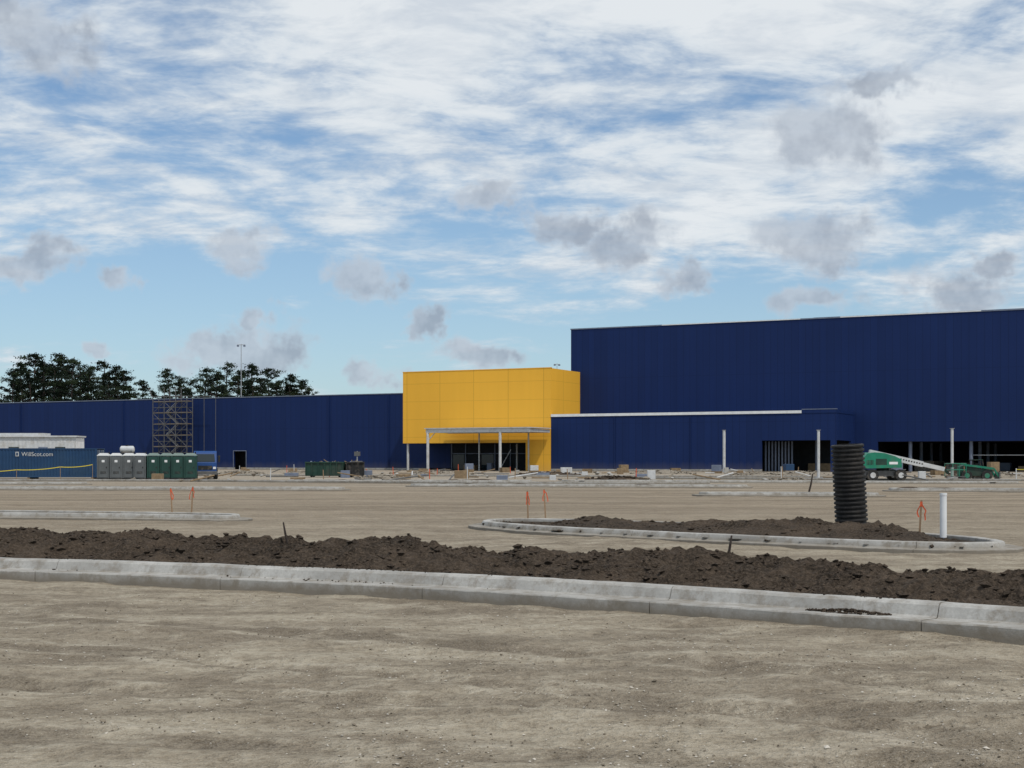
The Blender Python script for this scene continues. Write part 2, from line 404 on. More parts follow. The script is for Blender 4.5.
def lozenge(cx, cy, L, W, rz):
    c, s = math.cos(rz), math.sin(rz); P = []
    for x, y in ((-L/2, 0), (-L/2+W*.25, -W*.42), (-L/2+W, -W/2), (0, -W/2), (L/2-W, -W/2), (L/2-W*.25, -W*.42), (L/2, 0), (L/2-W*.25, W*.42), (L/2-W, W/2), (0, W/2), (-L/2+W, W/2), (-L/2+W*.25, W*.42)):
        P.append((cx+x*c-y*s, cy+x*s+y*c))
    return P
for q, (cx, cy, L, W, a) in enumerate(((-24, 80, 30, 3.2, -5), (4, 88, 22, 3, -10), (33, 74, 26, 3.2, -12), (-42, 98, 26, 3, -6), (20, 104, 34, 3, -14), (-8, 108, 20, 3, -10), (48, 92, 24, 3, -12), (13, 66, 9, 2.6, -12))):
    P = lozenge(cx, cy, L, W, math.radians(a))
    kerb('parking_island_kerb', P, prof_i, True, 0.6)
    dk = q in (1, 2, 5)
    soil_fill(P, 0.4, lambda x, y, d: 0.12+(0.25 if dk else .10)*max(-.3, noise.noise((x*.8, y*.8, 0)))*min(1, max(0, d-.4)), M_soil if dk else M_ground, .45).obj('island_soil')
prof_k = [(0, -.1), (0, .165), (.02, .18), (.16, .18), (.18, .165), (.18, -.1)]
kerb('concrete_kerb', [(-70, 118), (-45, 112), (-28, 110), (-14, 104), (-4, 99.5), (8, 97), (14, 99)], prof_k, step=1.2)
kerb('concrete_kerb', [(10, 128), (30, 116), (52, 108), (80, 96)], prof_k, step=1.2)
kerb('concrete_kerb', [(-30, 150), (0, 143), (30, 134)], prof_k, step=1.2)

# ------------------------------------------------------------ gravel
mb = MB()
for _ in range(19000):
    y = 6.3+11.5*random.random()**1.4; x = random.uniform(-.46, .46)*y
    if noise.noise((x*.8, y*.8, 11))+.4*noise.noise((x*3, y*3, 12))+random.uniform(-.5, .35) < -.02: continue
    ky = 16.4-0.62*x if x > -2 else 17.6-0.41*(x+2)
    if y > ky-.3: continue
    r = .003+.010*random.random()**2.5
    if random.random() < .025: r *= 1.9
    mb.blob((x, y, gz(x, y)+r*.3), r, M_st1 if random.random() < .45 else M_st2)
mb.obj('gravel')

# ------------------------------------------------------------ building
A = math.radians(-26)
U = Vector((math.cos(A), math.sin(A), 0)); V = Vector((-math.sin(A), math.cos(A), 0)); C0 = Vector((6, 216, 0))
def BL(x, y, z=0): return C0+U*x+V*y+Vector((0, 0, z))
bld = empty('blue_warehouse_store', C0, A)
mb = MB(); T = .3
for a, b in ((-190, -66.3), (-63.6, -21.4)): mb.box(a, b, 8, 8+T, 0.35, 12.9, M_blue)
mb.box(-66.3, -63.6, 8, 8+T, 3.3, 12.9, M_blue)
mb.box(-190, -26.6, 40, 40.3, 0, 12.9, M_blue); mb.box(-190.3, -190, 8, 40.3, 0, 12.9, M_blue)
mb.box(-190, -26.6, 8+T, 40, 12.0, 12.2, M_grey)
mb.box(-190, -66.3, 7.9, 8+T, 0, 0.348, M_conc); mb.box(-63.6, -26.6, 7.9, 8+T, 0, 0.348, M_conc)
mb.box(-190.3, -26.6, 7.93, 8.4, 12.902, 13.05, M_grey)
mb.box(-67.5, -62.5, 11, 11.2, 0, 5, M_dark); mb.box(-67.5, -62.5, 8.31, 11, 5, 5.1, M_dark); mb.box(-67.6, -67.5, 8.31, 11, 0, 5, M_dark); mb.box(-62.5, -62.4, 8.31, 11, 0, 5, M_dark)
mb.box(-66.42, -66.3, 7.86, 7.9, .35, 3.3, M_grey); mb.box(-63.6, -63.48, 7.86, 7.9, .35, 3.3, M_grey); mb.box(-66.42, -63.48, 7.86, 7.9, 3.302, 3.42, M_grey)
for xx in (-150, -118, -92, -46, -34): mb.box(xx, xx+.16, 7.84, 7.99, .4, 12.8, M_blue)
mb.obj('left_wing', parent=bld)
mb = MB()
mb.box(-26.4, -4.3, 0, T, 4.4, 15.9, M_yel); mb.box(-4.3, 0, 0, T, 0, 15.9, M_yel)
mb.box(-T, 0, T, 11.38, 0, 15.9, M_yel); mb.box(-26.4, -26.1, T, 14, 4.4, 15.9, M_yel); mb.box(-26.1, -.3, 13.7, 14, 12, 15.9, M_yel)
mb.box(-4.3, -4.0, T, 6.98, 0, 4.4, M_yel)
mb.box(-26.1, -T, T, 13.7, 15.0, 15.2, M_grey)
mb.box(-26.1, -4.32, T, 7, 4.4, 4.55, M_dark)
mb.box(-26.45, .05, -.05, .35, 15.902, 16.02, M_yel)
mb.obj('yellow_entrance', parent=bld)
mb = MB()
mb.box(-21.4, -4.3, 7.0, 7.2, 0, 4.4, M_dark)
for i, xx in enumerate((-21.2, -18.6, -16.0, -13.2, -10.4, -7.6, -5.0)):
    mb.box(xx, xx+.14, 6.85, 6.995, 0, 4.38, M_grey)
mb.box(-21.2, -4.4, 6.87, 6.99, 2.7, 2.82, M_grey)
mb.box(-20.9, -18.8, 6.95, 6.98, .2, 2.6, M_glass); mb.box(-15.6, -13.4, 6.95, 6.98, .2, 2.6, M_glass)
mb.box(-21.4, -4.3, 0.5, 6.84, 0.01, .06, M_slab)
mb.tube((-11.6, 5.5, .05), (-9.7, 5.8, 3.4), .07, .07, M_white); mb.tube((-8, 4.5, .05), (-8, 4.5, 4.3), .14, .14, M_steelp)
mb.tube((-25.8, .6, 0), (-25.8, .6, 4.4), .2, .2, M_steelp, 10); mb.tube((-25.0, 5.6, 0), (-25.0, 5.6, 4.4), .14, .14, M_grey, 10)
mb.box(-17.5, -15.4, 4.2, 5.2, .06, .9, M_plank); mb.box(-12.6, -11.8, 3, 3.8, .06, 1.2, M_grey)
mb.obj('entrance_lobby', parent=bld)
mb = MB()
cx0, cx1, cy0, cy1 = -17.6, .1, -8, -.6
mb.box(cx0, cx1, cy0, cy0+.35, 5.9, 6.5, M_steelp); mb.box(cx0, cx1, cy1-.3, cy1, 5.9, 6.4, M_steelp)
for i in range(8):
    xx = cx0+.02+i*(cx1-cx0-.29)/7; mb.box(xx, xx+.24, cy0+.352, cy1-.302, 5.95, 6.38, M_steelp)
mb.box(cx0-.2, cx1+.2, cy0-.2, cy1, 6.51, 6.63, M_steelp)
for xx in (cx0+.1, -5.0):
    mb.tube((xx+.15, cy0+.18, 0), (xx+.15, cy0+.18, 5.9), .22, .22, M_steelp, 10)
for xx in (-12.2, -3.6):
    mb.tube((xx+.15, cy1-.18, 0), (xx+.15, cy1-.18, 5.9), .13, .13, M_steel, 10)
mb.tube((cx0+.3, cy0+.2, 4.7), (cx0+1.5, cy0+.2, 5.9), .07, .07, M_steelp)
mb.obj('entrance_canopy', parent=bld)
mb = MB()
mb.box(.02, 33.3, 0, T, .35, 8.35, M_blue); mb.box(.02, 33.3, -.06, T, 0, .348, M_conc)
mb.box(33.3, 43.2, 0, T, 4.5, 8.35, M_blue); mb.box(43.2, 44, 0, T, 0, 8.35, M_blue)
mb.box(43.7, 44, T, 11.38, 4.5, 8.35, M_blue); mb.box(43.7, 44, 9.5, 11.38, 0, 4.498, M_blue)
mb.box(.05, 39.1, -.12, .4, 8.352, 8.75, M_white); mb.box(39.1, 44.05, -.06, .36, 8.352, 8.85, M_blue); mb.box(43.7, 44.06, .362, 11.3, 8.352, 8.85, M_blue)
mb.box(39.1, 44.1, -.09, .38, 8.852, 8.95, M_grey)
mb.box(.05, 43.7, T, 11.38, 8.0, 8.2, M_grey)
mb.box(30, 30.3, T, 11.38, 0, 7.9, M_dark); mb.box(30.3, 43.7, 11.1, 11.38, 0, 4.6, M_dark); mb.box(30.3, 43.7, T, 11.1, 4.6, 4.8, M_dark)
for i in range(9): mb.box(33.2+i*.42, 33.4+i*.42, 2.0+i*.25, 2.2+i*.25, 0, 4.4, M_grey)
mb.box(38, 42, 8, 9, .05, 1.2, M_plank); mb.tube((40, 5, 0), (40, 5, 4.6), .2, .2, M_grey)
mb.box(30.3, 43.7, .4, 11, .01, .05, M_slab)
for xx in (10.5, 22.5): mb.box(xx, xx+.14, -.10, -.01, .4, 8.3, M_blue)
mb.obj('low_wing', parent=bld)
mb = MB(); X1 = 160; Yb = 11.4
mb.box(-1.6, X1, Yb, Yb+T, 4.4, 22.8, M_blue); mb.box(-1.6, 47.5, Yb, Yb+T, 0, 4.398, M_blue)
mb.box(-1.6, -1.3, Yb+T, 90, 0, 22.8, M_blue); mb.box(X1-.3, X1, Yb+T, 90, 0, 22.8, M_blue); mb.box(-1.6, X1, 90, 90.3, 0, 22.8, M_blue)
mb.box(-1.3, X1-.3, Yb+T, 90, 21.5, 21.7, M_grey)
for a, b, h in ((-1.7, 38, 22.98), (38, 74, 23.02), (74, X1, 23.05)): mb.box(a, b, Yb-.08, Yb+.4, 22.802, h, M_grey)
mb.box(14, 36, Yb-.1, Yb-.082, 22.84, 22.97, M_white); mb.box(42, 62, Yb-.1, Yb-.082, 22.85, 23.0, M_white)
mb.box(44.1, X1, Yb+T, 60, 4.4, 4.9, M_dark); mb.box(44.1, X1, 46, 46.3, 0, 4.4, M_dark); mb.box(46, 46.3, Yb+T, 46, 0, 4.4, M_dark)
mb.box(46.3, X1, Yb+.4, 46, .01, .05, M_slab)
for i in range(13):
    for j in range(4):
        mb.tube((52+i*8.5, Yb+.9+j*9, 0), (52+i*8.5, Yb+.9+j*9, 4.4), .26, .26, M_grey, 10)
mb.tube((60.5, Yb+1.6, 2.4), (96, Yb+1.6, 2.4), .05, .05, M_steelp)
for i in range(20): mb.box(46.5+i*5, 46.5+i*5+2.8, Yb+random.uniform(3, 16), Yb+17, .06, random.uniform(.6, 1.8), random.choice((M_plank, M_grey, M_dark, M_rubble)))
mb.obj('main_hall', parent=bld)

# ------------------------------------------------------------ scaffold
mb = MB(); bw = 2.6; lv = 2.05
for y in (0, 1.6):
    for i in range(4):
        top = 7 if i in (1, 2) else 6
        mb.tube((i*bw, y, 0), (i*bw, y, top*lv+.6), .08, .08, M_scaf, 5)
    for l in range(1, 7):
        mb.tube((0, y, l*lv), (3*bw, y, l*lv), .07, .07, M_scaf, 5); mb.tube((0, y, l*lv+1), (3*bw, y, l*lv+1), .05, .05, M_scaf, 5)
    for l in range(6):
        for i in range(3):
            a, b = (i*bw, (i+1)*bw) if (l+i+int(y)) % 2 else ((i+1)*bw, i*bw)
            mb.tube((a, y, l*lv), (b, y, (l+1)*lv), .045, .045, M_scaf, 5)
for l in range(1, 7):
    for i in range(4): mb.tube((i*bw, 0, l*lv), (i*bw, 1.6, l*lv), .05, .05, M_scaf, 5)
    mb.box(0.1, 3*bw-.1, .15, 1.45, l*lv+.07, l*lv+.15, M_plank)
for l in range(6):
    a, b = (bw, 2*bw) if l % 2 else (2*bw, bw)
    mb.tube((a, .5, l*lv+.1), (b, .5, (l+1)*lv+.1), .08, .08, M_steel, 5); mb.tube((a, 1.0, l*lv+.1), (b, 1.0, (l+1)*lv+.1), .08, .08, M_steel, 5)
mb.tube((-1.2, .2, 7*lv+.6), (0, .2, 6*lv+.4), .06, .06, M_scaf, 5)
for i in range(3, 5): mb.tube((i*bw, 1.6, 6*lv+.9), (i*bw+bw, 1.6, 6*lv+.9), .06, .06, M_scaf, 5)
for i in range(4, 6): mb.tube((i*bw, 1.6, 0), (i*bw, 1.6, 6*lv+.9), .05, .05, M_scaf, 5)
mb.obj('scaffold_tower', BL(-82.0, 4.6), A)

# ------------------------------------------------------------ pines
def pine(h, seed):
    rnd = random.Random(seed); mb = MB()
    lean = rnd.uniform(-1.1, 1.1); c0 = rnd.uniform(.56, .66)
    def tp(z): return Vector((lean*(z/h)**2+.25*math.sin(z*.35+seed), .3*math.sin(z*.27+seed*2), z))
    K = 9
    for i in range(K): mb.tube(tp(h*i/K), tp(h*(i+1)/K), .30*(1-i/K)+.05, .30*(1-(i+1)/K)+.05, M_bark, 7)
    NB = rnd.randint(14, 20)
    for i in range(NB):
        u = (i+rnd.random())/NB; t = c0+(.985-c0)*u; z = h*t; a = i*2.4+rnd.uniform(-.8, .8)
        env = (.55+.45*math.sin(math.pi*min(1, u*1.15)))*(1 if u < .75 else 1-(u-.75)*2.6)
        L = max(.3, env*h*.125*rnd.uniform(.45, 1.45))
        p0 = tp(z*.985); p1 = p0+Vector((math.cos(a)*L, math.sin(a)*L, rnd.uniform(.0, .5)*L))
        mb.tube(p0, p1, .09, .03, M_bark, 4)
        for (c, rr) in ((p1, rnd.uniform(.6, 1.05)), (p0.lerp(p1, .5)+Vector((0, 0, .2)), rnd.uniform(.3, .7))):
            mat = M_lf1 if rnd.random() < .65 else M_lf2
            for _ in range(int(95*rr)):
                d = Vector((rnd.gauss(0, 1), rnd.gauss(0, 1), rnd.gauss(0, .42))); d *= rr*.55
                q = c+d; s_ = rnd.uniform(.12, .27)
                n1 = Vector((rnd.uniform(-1, 1), rnd.uniform(-1, 1), rnd.uniform(-.3, 1))).normalized(); n2 = n1.orthogonal().normalized()
                mb.add([tuple(q-n1*s_), tuple(q+n2*s_*.45), tuple(q+n1*s_), tuple(q-n2*s_*.45)], [(0, 1, 2, 3)], mat)
    for i in range(5):
        z = h*rnd.uniform(.38, .6); a = rnd.random()*6.28; p = tp(z); mb.tube(p, p+Vector((math.cos(a)*1.2, math.sin(a)*1.2, .1)), .06, .02, M_bark, 4)
    return mb
base = []
for i in range(8):
    base.append(pine(20, 31+i).obj('pine_tree'))
TR = [(-6, 392), (15, 372), (23, 364), (36, 354), (45, 362), (61, 355), (72, 359), (88, 367), (99, 361), (113, 366), (122, 372), (143, 381), (168, 370), (181, 379), (206, 368), (217, 372), (229, 363), (244, 371), (254, 366), (267, 369), (290, 375), (301, 381), (308, 388),
      (18, 380), (29, 374), (41, 370), (53, 368), (66, 366), (80, 372), (93, 374), (105, 376), (118, 381), (195, 380), (212, 379), (236, 377), (260, 379), (276, 382), (286, 386), (186, 388), (154, 391), (60, 382), (32, 386), (84, 384), (108, 387), (222, 386), (248, 385), (-25, 396), (-45, 388)]
for k, (px, ty) in enumerate(TR):
    d = random.uniform(315, 350); h = 1.7+(460-ty)*d/1400+.5; x = (px-512)/1400*d
    s_ = h/20*(1.0 if ty < 378 else .95)
    if k < 8: o = base[k]; o.location = (x, d, 0); o.scale = (s_, s_, h/20); o.rotation_euler[2] = random.random()*6
    else: inst(base[k % 8], 'pine_tree', (x, d, 0), random.random()*6, (s_, s_, h/20))

# masts
mb = MB(); mb.tube((0, 0, 0), (0, 0, 27.0), .16, .07, M_steel, 8); mb.tube((-.9, 0, 26.8), (.9, 0, 26.8), .07, .07, M_steel, 6)
for x in (-.7, .7): mb.box(x-.2, x+.2, -.3, .3, 26.4, 26.72, M_grey)
mast = mb.obj('high_mast_light', (-59.0, 305, 0)); inst(mast, 'high_mast_light', (12.8, 398, 0), .4, (1, 1, 1.08))

# ------------------------------------------------------------ container, trailer
e = empty('shipping_container', (-43.2, 126.3, 0), 0)
mb = MB(); L = 6.1; W = 1.22; H = 2.75
def corr(mb, x0, x1, y, z0, z1, mat, depth=.045, pitch=.28, sgn=-1):
    nn = int((x1-x0)/pitch); vs = []; pr = []
    for i in range(nn):
        a = x0+i*(x1-x0)/nn; w = (x1-x0)/nn
        pr += [(a, 0), (a+w*.25, 0), (a+w*.45, depth), (a+w*.8, depth)]
    pr.append((x1, 0))
    for x, o in pr: vs += [(x, y+sgn*(-o), z0), (x, y+sgn*(-o), z1)]
    mb.add(vs, [(2*i, 2*i+2, 2*i+3, 2*i+1) for i in range(len(pr)-1)], mat)
corr(mb, -L+.15, L-.15, -W, .3, H-.12, M_bluec); corr(mb, -L+.15, L-.15, W, .3, H-.12, M_bluec, sgn=1)
mb.box(-L, L, -W-.02, -W+.10, .15, .3, M_bluec); mb.box(-L, L, -W-.02, -W+.10, H-.12, H, M_bluec)
mb.box(-L, L, W-.1, W+.02, .15, .3, M_bluec); mb.box(-L, L, W-.1, W+.02, H-.12, H, M_bluec)
for x in (-L, L-.15):
    for y in (-W-.02, W-.13): mb.box(x, x+.15, y, y+.15, .3, H-.12, M_bluec)
mb.box(-L+.01, L-.01, -W+.1, W-.1, H-.06, H-.02, M_bluec); mb.box(-L+.01, L-.01, -W+.1, W-.1, .16, .28, M_dark)
mb.box(L-.1, L-.04, -W+.13, W-.13, .3, H-.12, M_bluec); mb.box(-L+.04, -L+.1, -W+.13, W-.13, .3, H-.12, M_bluec)
for y in (-.8, -.35, .35, .8): mb.tube((L-.01, y, .3), (L-.01, y, H-.15), .025, .025, M_steel, 6)
for x in (-L+.4, 0, L-.4): mb.box(x-.1, x+.1, -W, W, 0, .148, M_plank)
mb.obj('container_body', parent=e)
tc = D.curves.new('lettering', 'FONT'); tc.body = 'WillScot.com'; tc.size = .52; tc.extrude = .004; tc.align_x = 'CENTER'
to = D.objects.new('lettering', tc); tc.materials.append(M_steelp); sc.collection.objects.link(to); to.parent = e
to.location = (.8, -W-.03, H-.70); to.rotation_euler = (math.radians(90), 0, 0)
mb = MB(); mb.box(-1.15, -.85, -W-.04, -W-.025, H-.72, H-.32, M_steelp); mb.box(-1.08, -.92, -W-.05, -W-.042, H-.65, H-.39, M_bluec); mb.obj('logo_plate', parent=e)
mb = MB()
mb.box(-8, 4.6, -1.45, 1.5, .6, 4.1, M_white); corr(mb, -8, 4.6, -1.5, .9, 4.15, M_steelp, .02, .4); mb.box(-8.15, 4.75, -1.7, 1.7, 4.16, 4.32, M_steelp)
mb.box(-8, 4.6, -1.54, -1.46, .6, .9, M_dark)
for x in (-6, -2.6, 2.4): mb.box(x, x+1.1, -1.56, -1.53, 1.9, 3.1, M_glass)
mb.box(.6, 1.6, -1.56, -1.53, 1.0, 3.1, M_grey); mb.box(-4, 1, -1.2, 1.2, 4.32, 4.6, M_steelp)
for x in (-7, -3, 0, 4): mb.box(x, x+.5, -1.2, 1.2, 0, .6, M_conc)
mb.obj('office_trailer', (-51.5, 152, 0))
mb = MB()
for a, b in (((-49, 121.5, .6), (-43, 121.5, .85)), ((-43, 121.5, .85), (-39.2, 121.5, 1.1)), ((-39.2, 121.5, 1.1), (-36.4, 121.5, 1.3))):
    a = Vector(a); b = Vector(b)
    for i in range(8):
        t0, t1 = i/8, (i+1)/8; s = lambda t: a.lerp(b, t)+Vector((0, 0, -.8*t*(1-t)*.5)); p, q = s(t0), s(t1)
        mb.add([tuple(p-Vector((0, 0, .03))), tuple(q-Vector((0, 0, .03))), tuple(q+Vector((0, 0, .03))), tuple(p+Vector((0, 0, .03)))], [(0, 1, 2, 3)], M_yrope)
    mb.tube((b.x, b.y, 0), (b.x, b.y, b.z+.05), .025, .025, M_stick, 6)
mb.obj('caution_tape')

# ------------------------------------------------------------ portable toilets
def toilet(body, roof):
    mb = MB(); w = .52
    mb.box(-w, w, -w, w, 0, .14, M_black, .02)
    mb.box(-w+.03, w-.03, -w+.03, w-.03, .14, 2.02, body, .02)
    for sx in (-1, 1):
        for sy in (-1, 1):
            x = sx*(w-.04); y = sy*(w-.04); mb.box(x-.045, x+.045, y-.045, y+.045, .14, 2.05, body)
    mb.box(-.38, .38, -w+.004, -w+.029, .2, 1.95, body); mb.box(-.41, -.385, -w-.01, -w+.028, .18, 1.97, body); mb.box(.385, .41, -w-.01, -w+.028, .18, 1.97, body)
    mb.box(.24, .32, -w-.03, -w+.003, 1.0, 1.12, M_black); mb.box(-.12, .12, -w-.004, -w+.003, 1.5, 1.7, M_white)
    for i in range(3): mb.box(-.25, .25, -w-.003, -w+.003, .5+i*.08, .54+i*.08, M_black)
    for s in (-1, 1):
        for i in range(4): mb.box(s*(w-.028)-.008, s*(w-.028)+.008, -.32, .32, 1.68+i*.07, 1.71+i*.07, M_black)
    mb.box(-w-.01, w+.01, -w-.01, w+.01, 2.05, 2.11, roof)
    vs = [(-w, -w, 2.11), (w, -w, 2.11), (w, w, 2.11), (-w, w, 2.11), (-.3, -.38, 2.3), (.3, -.38, 2.3), (.3, .38, 2.3), (-.3, .38, 2.3)]
    mb.add(vs, [(4, 5, 6, 7), (0, 1, 5, 4), (1, 2, 6, 5), (2, 3, 7, 6), (3, 0, 4, 7)], roof)
    mb.tube((.36, .4, 2.15), (.36, .4, 2.42), .05, .05, M_black, 8)
    return mb
tg = toilet(M_toiletgrey, M_roofp).obj('portable_toilet', (-35.6, 122.2, 0), .12)
for i in range(1, 4): inst(tg, 'portable_toilet', (-35.6+i*1.08, 122.2+random.uniform(-.25, .25), 0), random.uniform(-.05, .25))
M_roofg = simple('pale_green_plastic', (0.16, 0.22, 0.20), 0.45, 0.2, 2)
tt = toilet(M_toiletg, M_roofg).obj('portable_toilet', (-31.25, 122.2, 0), .1)
for i in range(1, 4): inst(tt, 'portable_toilet', (-31.25+i*1.08, 122.2+random.uniform(-.25, .25), 0), random.uniform(-.05, .3))
mb = MB(); mb.tube((-.55, 0, 2.7), (.55, 0, 2.7), .32, .32, M_roofp, 18); mb.tube((-.65, 0, 2.7), (-.55, 0, 2.7), .2, .32, M_roofp, 18); mb.tube((.55, 0, 2.7), (.65, 0, 2.7), .32, .2, M_roofp, 18); mb.tube((0, 0, 3.0), (0, 0, 3.1), .12, .12, M_black, 12)
for x in (-.45, .45):
    for y in (-.3, .3): mb.box(x-.05, x+.05, y-.05, y+.05, 0, 2.5, M_scaf)
    mb.box(x-.04, x+.04, -.25, .25, 2.36, 2.44, M_scaf)
mb.obj('water_tank', (-36.0, 131, 0))

# ------------------------------------------------------------ blue truck
mb = MB()
def wheel(mb, x, y, r, w, hub=M_steel):
    mb.tube((x-w/2, y, r), (x+w/2, y, r), r, r, M_black, 18); mb.tube((x-w/2-.01, y, r), (x+w/2+.01, y, r), r*.5, r*.5, hub, 12)
for x in (-.9, .9):
    wheel(mb, x, 1.0, .48, .28); wheel(mb, x, 4.6, .48, .4); wheel(mb, x, 5.7, .48, .4)
mb.box(-.5, .5, .3, 6.4, .5, .75, M_dark)
mb.box(-1.02, 1.02, 0.0, .25, .42, .72, M_scaf, .03)
pr = [(0.1, .72), (0.12, 1.45), (.45, 2.35), (.7, 2.5), (1.9, 2.5), (1.9, .72)]
vs = [(-.98, y, z) for y, z in pr]+[(.98, y, z) for y, z in pr]; k = len(pr)
mb.add(vs, [tuple(range(k)), tuple(reversed(range(k, 2*k)))]+[(i, k+i, k+(i+1) % k, (i+1) % k) for i in range(k)], M_bluet)
mb.add([(-.84, .125, 1.55), (.84, .125, 1.55), (.78, .37, 2.22), (-.78, .37, 2.22)], [(0, 1, 2, 3)], M_glass)
mb.box(-.6, .6, .06, .1, .85, 1.2, M_black)
for s in (-1, 1):
    mb.box(s*.8-.12, s*.8+.12, .05, .1, .9, 1.1, M_white); mb.box(s*.988-.006, s*.988+.006, .7, 1.5, 1.5, 2.2, M_glass)
    mb.box(s*1.2-.08, s*1.2+.08, .3, .38, 1.5, 2.1, M_black); mb.tube((s*.98, .35, 2.0), (s*1.2, .35, 2.0), .02, .02, M_black, 6)
mb.box(-1.0, 1.0, 2.1, 6.6, .8, 1.0, M_scaf); mb.box(-1.0, 1.0, 2.1, 2.2, 1.0, 2.1, M_bluet); mb.tube((0, 2.5, 1.7), (0, 6.2, 1.7), .68, .68, M_bluet, 18); mb.tube((0, 6.2, 1.7), (0, 6.4, 1.7), .68, .4, M_bluet, 18)
mb.obj('tank_truck', (-27.0, 123.2, 0), math.radians(12))

# ------------------------------------------------------------ dumpsters
def dumpster(L, W, H, mat):
    mb = MB(); t = .06
    mb.box(-L/2, L/2, -W/2, -W/2+t, .2, H, mat); mb.box(-L/2, L/2, W/2-t, W/2, .2, H, mat)
    mb.box(-L/2, -L/2+t, -W/2+t, W/2-t, .2, H, mat); mb.box(L/2-t, L/2, -W/2+t, W/2-t, .2, H, mat); mb.box(-L/2, L/2, -W/2, W/2, .14, .2, mat)
    nr = int(L/.6)
    for i in range(nr+1):
        x = -L/2+i*(L-.1)/nr
        for s in (-1, 1): mb.box(x, x+.1, s*(W/2+.05)-.048, s*(W/2+.05)+.048, .2, H-.1, mat)
    for s in (-1, 1): mb.box(-L/2-.03, L/2+.03, s*(W/2+.05)-.07, s*(W/2+.05)+.07, H-.1, H+.03, mat)
    for x in (-L/2+.5, L/2-.5):
        for s in (-.6, .6): mb.tube((x, s-.08, .12), (x, s+.08, .12), .12, .12, M_black, 10)
    for _ in range(60): mb.blob((random.uniform(-L/2+.3, L/2-.3), random.uniform(-W/2+.3, W/2-.3), H-.3+random.uniform(0, .25)), random.uniform(.12, .25), random.choice((M_plank, M_rubble, M_grey, M_dark)))
    for _ in range(8):
        a = Vector((random.uniform(-L/2+.2, L/2-.2), random.uniform(-.6, .6), H-.2)); mb.tube(a, a+Vector((random.uniform(-.9, .9), 0, random.uniform(.1, .45))), .04, .04, M_plank, 5)
    return mb
dumpster(3.8, 2.3, 1.5, M_dgreen).obj('dumpster', (-18.4, 139, 0), -.06)
dumpster(1.8, 2.3, 1.5, M_black).obj('dumpster', (-15.5, 138.4, 0), .1)
mb = MB(); mb.box(-.5, .5, -.4, .4, .3, 1.6, M_scaf, .04); mb.box(-.4, .4, -.42, -.401, 1.0, 1.4, M_grey)
for s in (-.45, .45): mb.tube((s, -.5, .28), (s, -.38, .28), .28, .28, M_black, 14)
mb.tube((0, 0, 1.6), (0, 0, 2.6), .06, .05, M_steel, 8); mb.box(-.3, .3, -.12, .12, 2.1, 2.55, M_scaf); mb.tube((.5, 0, .4), (1.2, 0, .35), .04, .04, M_scaf, 6)
mb.obj('portable_light_tower', (-15.7, 142, 0))

# ------------------------------------------------------------ upright steel posts
for (x, y, h) in ((30.0, 198, 5.9), (28.9, 132, 4.5), (41.5, 132, 4.65)):
    mb = MB(); r = .13 if y < 150 else .2
    mb.box(-.35, .35, -.35, .35, 0, .05, M_steel); mb.tube((0, 0, .05), (0, 0, h), r, r, M_steelp, 14); mb.box(-r-.05, r+.05, -r-.05, r+.05, h, h+.04, M_steel)
    for sx in (-.26, .26):
        for sy in (-.26, .26): mb.tube((sx, sy, .05), (sx, sy, .12), .03, .03, M_steel, 6)
    mb.obj('steel_post', (x, y, 0))

# ------------------------------------------------------------ boom lift
mb = MB()
def wheely(mb, x, y, r, w, hub=M_steelp):
    mb.tube((x, y-w/2, r), (x, y+w/2, r), r, r, M_black, 20); mb.tube((x, y-w/2-.015, r), (x, y+w/2+.015, r), r*.5, r*.45, hub, 12)
for x in (.75, 3.05):
    for y in (-1.0, 1.0): wheely(mb, x, y, .47, .36)
mb.box(.5, 3.3, -.75, .75, .4, .85, M_scaf, .04); mb.tube((1.9, 0, .85), (1.9, 0, 1.05), .5, .5, M_black, 16)
prf = [(0.0, 1.15), (0.05, 1.9), (.3, 2.22), (.9, 2.32), (1.7, 2.26), (2.6, 2.0), (3.1, 1.75), (3.15, 1.08), (.3, 1.02)]
mb.prism(list(reversed(prf)), -1.1, -.3, M_green); mb.prism(list(reversed(prf)), .3, 1.1, M_green)
mb.prism([(0, 1.15), (0.02, 1.9), (.3, 2.1), (.9, 2.1), (.9, 1.1)][::-1], -.298, .298, M_green)
mb.box(1.0, 1.9, -1.108, -1.102, 1.3, 1.8, M_dgreen); mb.box(2.1, 2.8, -1.108, -1.102, 1.35, 1.55, M_white)
for i in range(5): mb.box(.25+i*.12, .31+i*.12, -1.11, -1.102, 1.3, 1.7, M_black)
def beam(mb, a, b, h, w, mat):
    a = Vector(a); b = Vector(b); d = (b-a).normalized(); up = Vector((-d.z, 0, d.x))*h/2; sd = Vector((0, w/2, 0))
    vs = [tuple(p+s1*up+s2*sd) for p in (a, b) for s1, s2 in ((-1, -1), (-1, 1), (1, 1), (1, -1))]
    mb.add(vs, [(0, 1, 2, 3), (7, 6, 5, 4), (0, 4, 5, 1), (1, 5, 6, 2), (2, 6, 7, 3), (3, 7, 4, 0)], mat)
beam(mb, (.8, 0, 2.32), (5.2, 0, 1.35), .46, .42, M_roofp); beam(mb, (5.2, 0, 1.35), (7.0, 0, .95), .34, .30, M_roofp)
for i in range(9): mb.box(3.3+i*.22, 3.42+i*.22, -.216, -.211, 1.71-i*.049, 1.83-i*.049, M_black)
beam(mb, (1.7, 0, 1.2), (3.3, 0, 1.55), .16, .16, M_steel)
beam(mb, (7.0, 0, .95), (7.35, 0, .6), .18, .2, M_dgreen)
bx0, bx1 = 7.4, 8.5
mb.box(bx0, bx1, -.9, .9, .3, .36, M_scaf)
